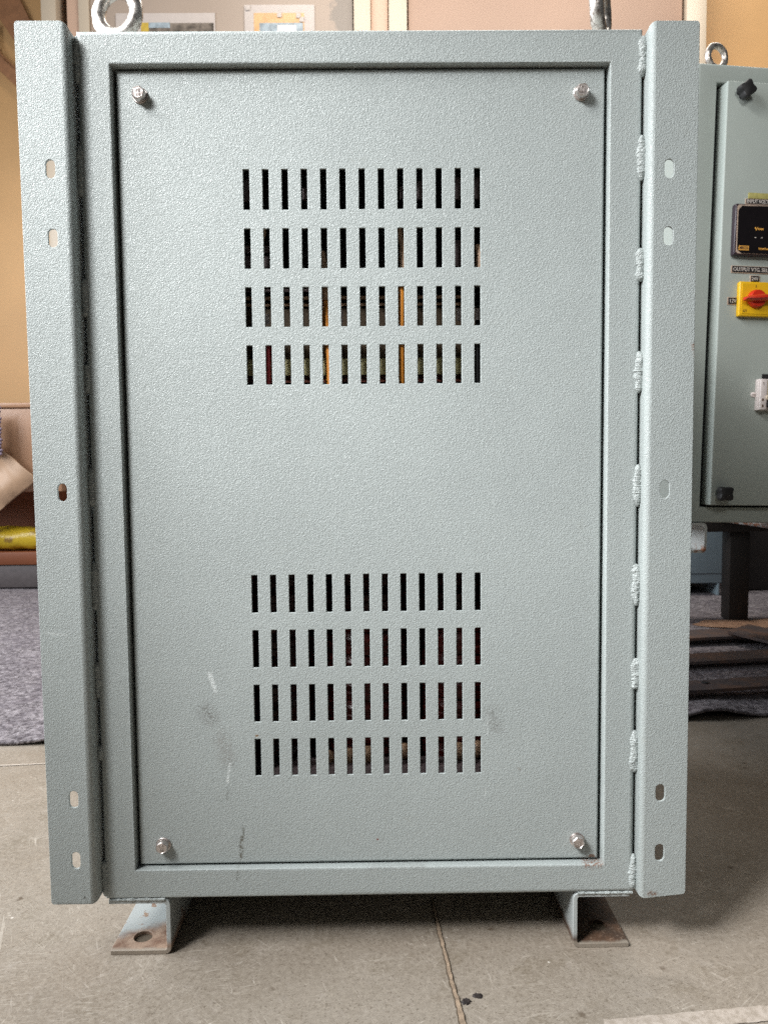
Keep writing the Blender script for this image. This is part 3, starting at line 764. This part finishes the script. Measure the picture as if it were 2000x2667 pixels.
tb('bus_bar', 'lug', -0.145, 0.118, 0.046, 0.049, 0.7112, 0.7144); tb('bus_bar', 'lug', -0.145, 0.118, 0.046, 0.049, 0.7040, 0.7068)
tb('bus_bar', 'mauve', -0.145, -0.05, 0.046, 0.049, 0.7195, 0.7225)
for x0, x1, z0, z1 in ((-0.150, -0.119, 0.8145, 0.837), (0.094, 0.150, 0.8150, 0.838), (0.0585, 0.071, 0.8150, 0.8345), (0.040, 0.0455, 0.8155, 0.829), (-0.0645, -0.055, 0.8155, 0.828),
                       (-0.150, -0.096, 0.760, 0.7675), (-0.150, -0.098, 0.7435, 0.757), (0.098, 0.108, 0.744, 0.772)):
    tb('terminal_block', 'mauve', x0, x1, 0.040, 0.047, z0, z1, 0.001)
def wire(name, mat, pts, r): bm = bmesh.new(); tube(bm, [(x, y+TY, z+TZ) for x, y, z in (near(*p) for p in pts)], r, 10); return finish(name, bm, mat, tr, 60)
wire('orange_lead', 'orange_wire', [(0.0395, 0.034, 0.600), (0.0398, 0.033, 0.66), (0.0402, 0.033, 0.72), (0.0405, 0.036, 0.7245)], 0.0046)
wire('orange_lead', 'orange_wire', [(-0.0375, 0.034, 0.600), (-0.0385, 0.033, 0.652), (-0.0405, 0.034, 0.69), (-0.0405, 0.038, 0.708)], 0.0040)
wire('tinned_lug', 'lug', [(0.0410, 0.034, 0.728), (0.0425, 0.035, 0.745), (0.0420, 0.036, 0.765), (0.0385, 0.036, 0.783), (0.036, 0.036, 0.80)], [0.0045, 0.0035, 0.003, 0.004, 0.0055])
wire('red_lead', 'red_wire', [(-0.1050, 0.034, 0.600), (-0.1050, 0.033, 0.654), (-0.1045, 0.035, 0.662)], 0.0052)
wire('black_lead', 'black', [(0.1215, 0.034, 0.600), (0.1205, 0.033, 0.652), (0.1215, 0.035, 0.668)], 0.0040)
wire('brown_lead', 'lug', [(-0.108, 0.036, 0.80), (-0.1085, 0.036, 0.78), (-0.112, 0.038, 0.76)], [0.006, 0.005, 0.003])
wire('copper_lead', 'lug', [(0.1240, 0.034, 0.735), (0.1245, 0.034, 0.755), (0.1225, 0.036, 0.765)], [0.0035, 0.0035, 0.003])
wire('brown_lead', 'lug', [(-0.0415, 0.036, 0.708), (-0.041, 0.036, 0.735), (-0.043, 0.037, 0.76)], [0.004, 0.0045, 0.002])
for x0, x1, z0, z1 in ((-0.1085, -0.1015, 0.683, 0.694), (-0.0265, -0.0225, 0.684, 0.697), (0.1000, 0.1065, 0.685, 0.699), (0.1205, 0.1275, 0.686, 0.6985)): tb('paper_tag', 'tag', x0, x1, 0.036, 0.0368, z0, z1)
# three coils, each built up in bands
for ci, xc in enumerate((-0.115, 0.0, 0.115)):
    bm = bmesh.new(); rings = []; n = 40; yc = 0.115
    for i in range(46):
        z = 0.17+0.40*i/45
        for dz, dr in ((0.0, 0.0), (0.0072, 0.0015 if i % 3 else -0.0025)):
            r = 0.050+dr; rings.append([(xc+r*math.cos(6.28318*k/n), yc+TY+r*math.sin(6.28318*k/n), z+dz+TZ) for k in range(n)])
    loops(bm, rings, True, True, True); finish('coil', bm, 'coil', tr, 30)
for x, z, r in ((-0.048, 0.196, 0.010), (-0.024, 0.196, 0.012), (-0.002, 0.198, 0.012), (0.040, 0.204, 0.009), (0.103, 0.202, 0.011), (0.124, 0.205, 0.010), (-0.115, 0.188, 0.010)):
    bm = bmesh.new(); bmesh.ops.create_uvsphere(bm, u_segments=14, v_segments=8, radius=r, matrix=Matrix.Translation((x, 0.052+TY, z+TZ))); finish('terminal_lug', bm, 'lug', tr, 60)
tb('base_clamp', 'mauve', -0.17, 0.17, 0.050, 0.09, 0.175, 0.186)

# ================================================================== SECOND CABINET (behind right)
P0 = Vector((0.6634, 0.66, 1.2325)); U = Vector((0.9955, 0.0915, -0.0244)).normalized(); Nn = Vector((0.0915, -0.9958, 0)).normalized(); Wv = Nn.cross(U); Wv = -Wv if Wv.z < 0 else Wv
HB = 0.8824
cc = empty('control_cabinet'); tag(cc, 'smaller grey-green control cabinet with meter, yellow switch and breaker, behind at right', 'cabinet')
org = P0-Wv*HB
cc.matrix_world = Matrix(((U.x, -Nn.x, Wv.x, org.x), (U.y, -Nn.y, Wv.y, org.y), (U.z, -Nn.z, Wv.z, org.z), (0, 0, 0, 1)))
def w2(w): return w+HB
FY = 0.020
ox0, ox1, oz0, oz1 = -0.0430, 0.560, w2(-0.8235), w2(0.0395)
ix0, ix1, iz0, iz1 = -0.0045, 0.522, w2(-0.793), w2(0.0045)
bm = bmesh.new(); rings = [rect(ox0, ox1, oz0, oz1, FY+0.62)]
for k in range(6):
    a = math.pi/2*k/5; rings.append(rect(ox0+0.006*(1-math.cos(a)), ox1-0.006*(1-math.cos(a)), oz0+0.006*(1-math.cos(a)), oz1-0.006*(1-math.cos(a)), FY+0.006*(1-math.sin(a))))
for k in range(4):
    a = math.pi/2*k/3; s_ = 0.002*(1-math.sin(a)); rings.append(rect(ix0-s_, ix1+s_, iz0-s_, iz1+s_, FY+0.002*(1-math.cos(a))))
rings.append(rect(ix0, ix1, iz0, iz1, FY+0.03))
loops(bm, rings, True, True, False); finish('body', bm, 'smooth', cc, 40)
d2 = mkbox('door', 'smooth', cc, 0.0055, 0.517, 0.0, 0.036, w2(-0.7885), w2(0.0), bev=0.0028, seg=3)
mkbox('gasket', 'gasket', cc, -0.0040, 0.5205, 0.0375, 0.0395, w2(-0.7925), w2(0.0040))
def knob(u, w, rot):
    bm = bmesh.new(); n = 48; rings = []
    def lobe(s_, y): return [(u+s_*(0.0138+0.0026*math.cos(4*t+rot))*math.cos(t), y, w2(w)+s_*(0.0138+0.0026*math.cos(4*t+rot))*math.sin(t)) for t in [6.28318*k/n for k in range(n)]]
    for s_, y in ((0.62, 0.0), (0.62, -0.007), (0.95, -0.009), (1.0, -0.011), (1.0, -0.022), (0.95, -0.0245), (0.86, -0.0252)): rings.append(lobe(s_, y))
    loops(bm, rings, True, True, True); return finish('star_knob', bm, 'black', cc, 45)
knob(0.0335, -0.0225, 0.6); knob(0.0255, -0.7655, 3.14)
def plate(name, u0, u1, w0, w1, txt, size, tu, sx=1.0):
    p = mkbox(name, 'cream_wear', cc, u0, u1, -0.0012, 0.0, w2(w1), w2(w0), bev=0.0003)
    mkbox('face', 'black', p, u0+0.0020, u1-0.0020, -0.0020, -0.0013, w2(w1)+0.0016, w2(w0)-0.0012)
    text_mesh('lettering', txt, size, 'ink_white', p, (tu, -0.0024, w2((w0+w1)/2)-size*0.04), 'LEFT', 0.0003, 0.0, sx)
    return p
mkbox('gold_strip', 'gold', cc, 0.0545, 0.135, -0.0022, 0.0, w2(-0.2120), w2(-0.2015), bev=0.0004)
plate('name_plate', 0.0490, 0.148, -0.2122, -0.2228, 'INPUT VOLTAGE', 0.0094, 0.0520, 0.80)
plate('name_plate', 0.0268, 0.155, -0.3362, -0.3500, 'OUTPUT VTG. SELECTOR', 0.0098, 0.0306, 0.86)
plate('name_plate', 0.0650, 0.0850, -0.3530, -0.3664, '24V', 0.0090, 0.0678, 0.92)
plate('name_plate', 0.0220, 0.0425, -0.3950, -0.4092, '12V', 0.0095, 0.0252, 0.92)
# digital meter
mt = mkbox('panel_meter', 'purple', cc, 0.0240, 0.1200, -0.0140, 0.0, w2(-0.3195), w2(-0.2265), bev=0.0022, seg=3)
def rrect(x0, x1, z0, z1, r, y, n=6, jag=0.0):
    P = []
    for cx, cz, a0 in ((x1-r, z1-r, 0), (x0+r, z1-r, math.pi/2), (x0+r, z0+r, math.pi), (x1-r, z0+r, 1.5*math.pi)):
        for k in range(n+1):
            a = a0+math.pi/2*k/n; P.append((cx+r*math.cos(a)+jag*mnoise.noise(Vector((k*1.7, cx*300, cz*300))), y, cz+r*math.sin(a)+jag*mnoise.noise(Vector((k*1.3, cz*300, 4)))))
    return P
bm = bmesh.new(); loops(bm, [rrect(0.0272, 0.1170, w2(-0.3172), w2(-0.2285), 0.004, -0.0141, 6, 0.0006), rrect(0.0272, 0.1170, w2(-0.3172), w2(-0.2285), 0.004, -0.0147, 6, 0.0006)], True, False, True); finish('worn_film', bm, 'cream_wear', mt)
bm = bmesh.new(); loops(bm, [rrect(0.0290, 0.1160, w2(-0.3166), w2(-0.2300), 0.011, -0.0148, 8, 0.0022), rrect(0.0290, 0.1160, w2(-0.3166), w2(-0.2300), 0.011, -0.0156, 8, 0.0022)], True, False, True); finish('dark_face', bm, 'gloss', mt)
mkbox('maker_badge', 'ink_orange', mt, 0.0318, 0.0515, -0.0162, -0.0157, w2(-0.3118), w2(-0.3034))
text_mesh('lettering', 'MECO', 0.0072, 'ink_dark', mt, (0.0326, -0.0164, w2(-0.3076)), 'LEFT', 0.0002, 0.0002, 0.86)
text_mesh('lettering', 'V', 0.0085, 'ink_orange', mt, (0.0620, -0.0160, w2(-0.2722)), 'LEFT', 0.0003, 0.0002); text_mesh('lettering', 'PHASE', 0.0046, 'ink_orange', mt, (0.0680, -0.0160, w2(-0.2722)), 'LEFT', 0.0003, 0.0002, 0.8)
text_mesh('lettering', 'Digital Panel Meter', 0.0052, 'ink_orange', mt, (0.0705, -0.0160, w2(-0.3078)), 'LEFT', 0.0003, 0.0001, 0.8)
for q in (0.0625, 0.0755): mkbox('indicator', 'ink_white', mt, q, q+0.0022, -0.0161, -0.0157, w2(-0.2885), w2(-0.2868))
# selector switch
sw = mkbox('selector_switch', 'yellow', cc, 0.0400, 0.1050, -0.0115, 0.0, w2(-0.4315), w2(-0.3672), bev=0.0022, seg=3)
bm = bmesh.new(); loops(bm, [rrect(0.0445, 0.1005, w2(-0.4270), w2(-0.3717), 0.002, -0.0114), rrect(0.0445, 0.1005, w2(-0.4270), w2(-0.3717), 0.002, -0.0124), rrect(0.0450, 0.1000, w2(-0.4265), w2(-0.3722), 0.002, -0.0124)], True, False, True); finish('raised_face', bm, 'yellow', sw, 40)
cu, cw = 0.0720, w2(-0.3995)
bm = bmesh.new(); disc_ring(bm, [(0.0172, -0.0124), (0.0172, -0.0150), (0.0165, -0.0165), (0.0158, -0.0210), (0.0145, -0.0225)], cu, cw, 32); finish('dial', bm, 'red', sw, 40)
bm = bmesh.new(); rings = []
for t in np.linspace(-1, 1, 21):
    x = cu+0.0285*t; h = 0.0062*(1-0.75*abs(t)**2.2)+0.0012; dpt = 0.0150*(1-0.35*t*t)
    rings.append([(x, -0.018, cw+0.002*t-h), (x, -0.0215-dpt*0.65, cw+0.002*t-h*0.75), (x, -0.0225-dpt, cw+0.002*t-h*0.25), (x, -0.0225-dpt, cw+0.002*t+h*0.25), (x, -0.0215-dpt*0.65, cw+0.002*t+h*0.75), (x, -0.018, cw+0.002*t+h)])
loops(bm, rings, True, True, True); finish('handle', bm, 'red', sw, 50)
bm = bmesh.new(); disc_ring(bm, [(0.0024, -0.0340), (0.0024, -0.0352), (0.0008, -0.0352)], cu+0.0150, cw+0.0008, 16); finish('pointer_mark', bm, 'ink_dark', sw)
text_mesh('lettering', '2', 0.0062, 'ink_dark', sw, (0.0695, -0.0128, w2(-0.3757)), 'LEFT', 0.0002); text_mesh('lettering', 'GT', 0.0062, 'ink_dark', sw, (0.0468, -0.0128, w2(-0.4222)), 'LEFT', 0.0002)
# miniature circuit breaker
br = mkbox('circuit_breaker', 'white', cc, 0.0855, 0.1215, -0.0120, 0.0, w2(-0.6060), w2(-0.5475), bev=0.0010)
mkbox('terminal_cover', 'white', br, 0.0862, 0.0990, -0.0185, -0.0122, w2(-0.6055), w2(-0.5480), bev=0.0010); mkbox('rating_label', 'beige', br, 0.1000, 0.1200, -0.0180, -0.0122, w2(-0.5790), w2(-0.5500), bev=0.0005)
mkbox('toggle', 'black', br, 0.1000, 0.1190, -0.0250, -0.0122, w2(-0.6010), w2(-0.5880), bev=0.002)
bm = bmesh.new(); disc_ring(bm, [(0.0050, -0.0122), (0.0050, -0.0215), (0.0042, -0.0225)], 0.1010, w2(-0.5830), 18); finish('button', bm, 'cream', br, 40)
for z in (-0.5565, -0.5870, -0.5985): mkbox('terminal_slot', 'ink_dark' if z != -0.5565 else 'tag', br, 0.0895, 0.0925, -0.0191, -0.0186, w2(z)-0.0022, w2(z)+0.0022)
mkbox('breaker_cutout', 'black', cc, 0.0985, 0.1300, -0.0016, 0.0, w2(-0.5470), w2(-0.5370))
bm = bmesh.new(); disc_ring(bm, [(0.0052, 0.0), (0.0050, -0.0012), (0.0036, -0.0026), (0.0012, -0.0030)], 0.0820, w2(-0.5765), 20); sc = finish('screw', bm, 'white', cc, 50)
mkbox('slot', 'ink_dark', sc, 0.0786, 0.0854, -0.0033, -0.0028, w2(-0.5765)-0.0005, w2(-0.5765)+0.0005)
e2 = eyebolt(cc, 0.0190, FY+0.05, oz1, R(14), 0.0205, 0.0062, 0.80)
# its feet
def foot2(uin, s):
    bm = bmesh.new(); T = 0.005; H = 0.0585; w = 0.060
    def arc(cx, cz, r, a0, a1, n=5): return [(cx+r*math.cos(a0+(a1-a0)*k/n), cz+r*math.sin(a0+(a1-a0)*k/n)) for k in range(n+1)]
    rr = 0.0095
    prof = [(0, 0)]+arc(w-rr, rr, rr, -math.pi/2, 0)+arc(w-rr, H-rr, rr, 0, math.pi/2)+[(0, H), (0, H-T)]+arc(w-rr, H-rr, rr-T, math.pi/2, 0)+arc(w-rr, rr, rr-T, 0, -math.pi/2)+[(0, T)]
    X = lambda u: uin+s*(w-u)
    loops(bm, [[(X(u), 0.018, z) for u, z in prof], [(X(u), 0.98, z) for u, z in prof]], True, True, True)
    return finish('foot', bm, 'foot_cc', cc, 40)
def foot_cc():
    t = NT('far_foot'); n = t.noise(60, 4, 0.6); x, y, z = t.xyz()
    m = t.math('MULTIPLY', t.mapr(n, 0.48, 0.58), t.mapr(z, 0.006, 0.018, 1.0, 0.0))
    t.base(t.mix(m, (0.50, 0.52, 0.51), (0.30, 0.13, 0.07))); t.set(Roughness=0.45); return t.m
M['foot_cc'] = foot_cc()
foot2(0.0115, -1); foot2(0.505, 1)

# ================================================================== STAND UNDER IT
sd = empty('steel_stand', (1.1, 1.2, 0)); tag(sd, 'rusty black steel stand of posts, rails and flat floor bars under the control cabinet', 'stand')
def sb(name, mat, x0, x1, y0, y1, z0, z1, bev=0.002): return mkbox(name, mat, sd, x0-1.1, x1-1.1, y0-1.2, y1-1.2, z0, z1, bev=bev)
ZF = 0.352
sb('post', 'darksteel', 1.140, 1.203, 1.630, 1.690, 0.012, 0.300); sb('post', 'darksteel', 0.40, 0.46, 1.630, 1.690, 0.012, 0.300)
sb('post', 'darksteel', 0.42, 0.48, 0.98, 1.04, 0.040, 0.300)
sb('rail', 'darksteel', 0.36, 1.75, 1.610, 1.700, 0.3005, 0.3500); sb('rail', 'darksteel', 0.40, 0.52, 0.78, 1.6095, 0.3005, 0.3480)
def bar(x0, x1, yA, yB, z, dz=0.0):
    bm = bmesh.new(); n = 40; rings = []
    for i in range(n+1):
        x = x0+(x1-x0)*i/n; yy = 0.10*(x-0.9); zz = z+0.004*mnoise.noise(Vector((x*5, yA*9, 0)))+dz*(x-0.9)
        rings.append([(x-1.1, yA+yy-1.2, zz-0.007), (x-1.1, yA+yy-1.2, zz), (x-1.1, yB+yy-1.2, zz), (x-1.1, yB+yy-1.2, zz-0.007)])
    loops(bm, rings, True, True, True); o = finish('floor_bar', bm, 'rustbar', sd, 30)
    return o
bar(0.45, 2.2, 1.305, 1.400, 0.034); bar(0.45, 2.2, 1.072, 1.150, 0.034); bar(0.45, 2.2, 0.835, 0.905, 0.036)
# diagonal bar and rust dust on the rear bar
bm = bmesh.new(); loops(bm, [[(1.00-1.1, 1.335-1.2, z) for z in (0.038, 0.046)]+[(1.10-1.1, 1.42-1.2, z) for z in (0.046, 0.038)], [(1.10-1.1, 1.10-1.2, z) for z in (0.038, 0.046)]+[(1.22-1.1, 1.16-1.2, z) for z in (0.046, 0.038)]], True, True, True)
finish('diagonal_bar', bm, 'rustbar', sd)
def dust(cx, cy, rx, ry, z, h, seed):
    bm = bmesh.new(); n = 30; rings = []
    for f_ in (1.0, 0.8, 0.5, 0.2):
        rings.append([(cx-1.1+rx*f_*(1+0.35*mnoise.noise(Vector((math.cos(6.283*k/n)*1.5, math.sin(6.283*k/n)*1.5, seed))))*math.cos(6.283*k/n), cy-1.2+ry*f_*(1+0.35*mnoise.noise(Vector((math.cos(6.283*k/n)*1.5, math.sin(6.283*k/n)*1.5, seed+4))))*math.sin(6.283*k/n), z+h*(1-f_*f_)) for k in range(n)])
    loops(bm, rings, True, False, True); return finish('rust_flakes', bm, 'dust', sd, 60)
dust(1.13, 1.58, 0.12, 0.060, 0.012, 0.006, 1); dust(1.30, 1.54, 0.14, 0.10, 0.012, 0.016, 5)
for x, y, z in ((0.965, 0.900, 0.037), (0.735, 0.865, 0.037)):
    bm = bmesh.new(); disc_ring(bm, [(0.007, 0), (0.007, 0.0015), (0.004, 0.0018)], 0, 0, 14); bmesh.ops.rotate(bm, verts=bm.verts[:], matrix=Matrix.Rotation(R(90), 3, 'X')); bmesh.ops.translate(bm, verts=bm.verts[:], vec=(x-1.1, y-1.2, z)); finish('bolt_hole', bm, 'dark', sd)

# third cabinet far behind
tc = empty('far_cabinet', (1.06, 2.1, 0)); tag(tc, 'blue-grey cabinet standing far behind the stand, only its lower corner showing', 'cabinet')
mkbox('body', 'third', tc, -0.29, 0.285, 0.004, 0.40, 0.056, 0.95, bev=0.004); mkbox('front_cover', 'third', tc, -0.27, 0.280, -0.004, 0.0035, 0.095, 0.92, bev=0.002)
mkbox('foot', 'third', tc, 0.255, 0.260, 0.004, 0.39, 0.009, 0.0555); mkbox('foot', 'third', tc, -0.25, -0.245, 0.004, 0.39, 0.009, 0.0555)
dk = empty('dark_filler_box', (1.75, 2.2, 0)); tag(dk, 'added nearly black box standing for the darkness below the control cabinet, right edge', 'dark filler')  # black box added to darken the space right of the rear post
mkbox('side', 'darksteel', dk, -0.30, 0.5, 0.0, 0.5, 0.012, 0.75, bev=0.004); mkbox('rim', 'darksteel', dk, -0.305, 0.505, -0.005, 0.505, 0.752, 0.80, bev=0.004)
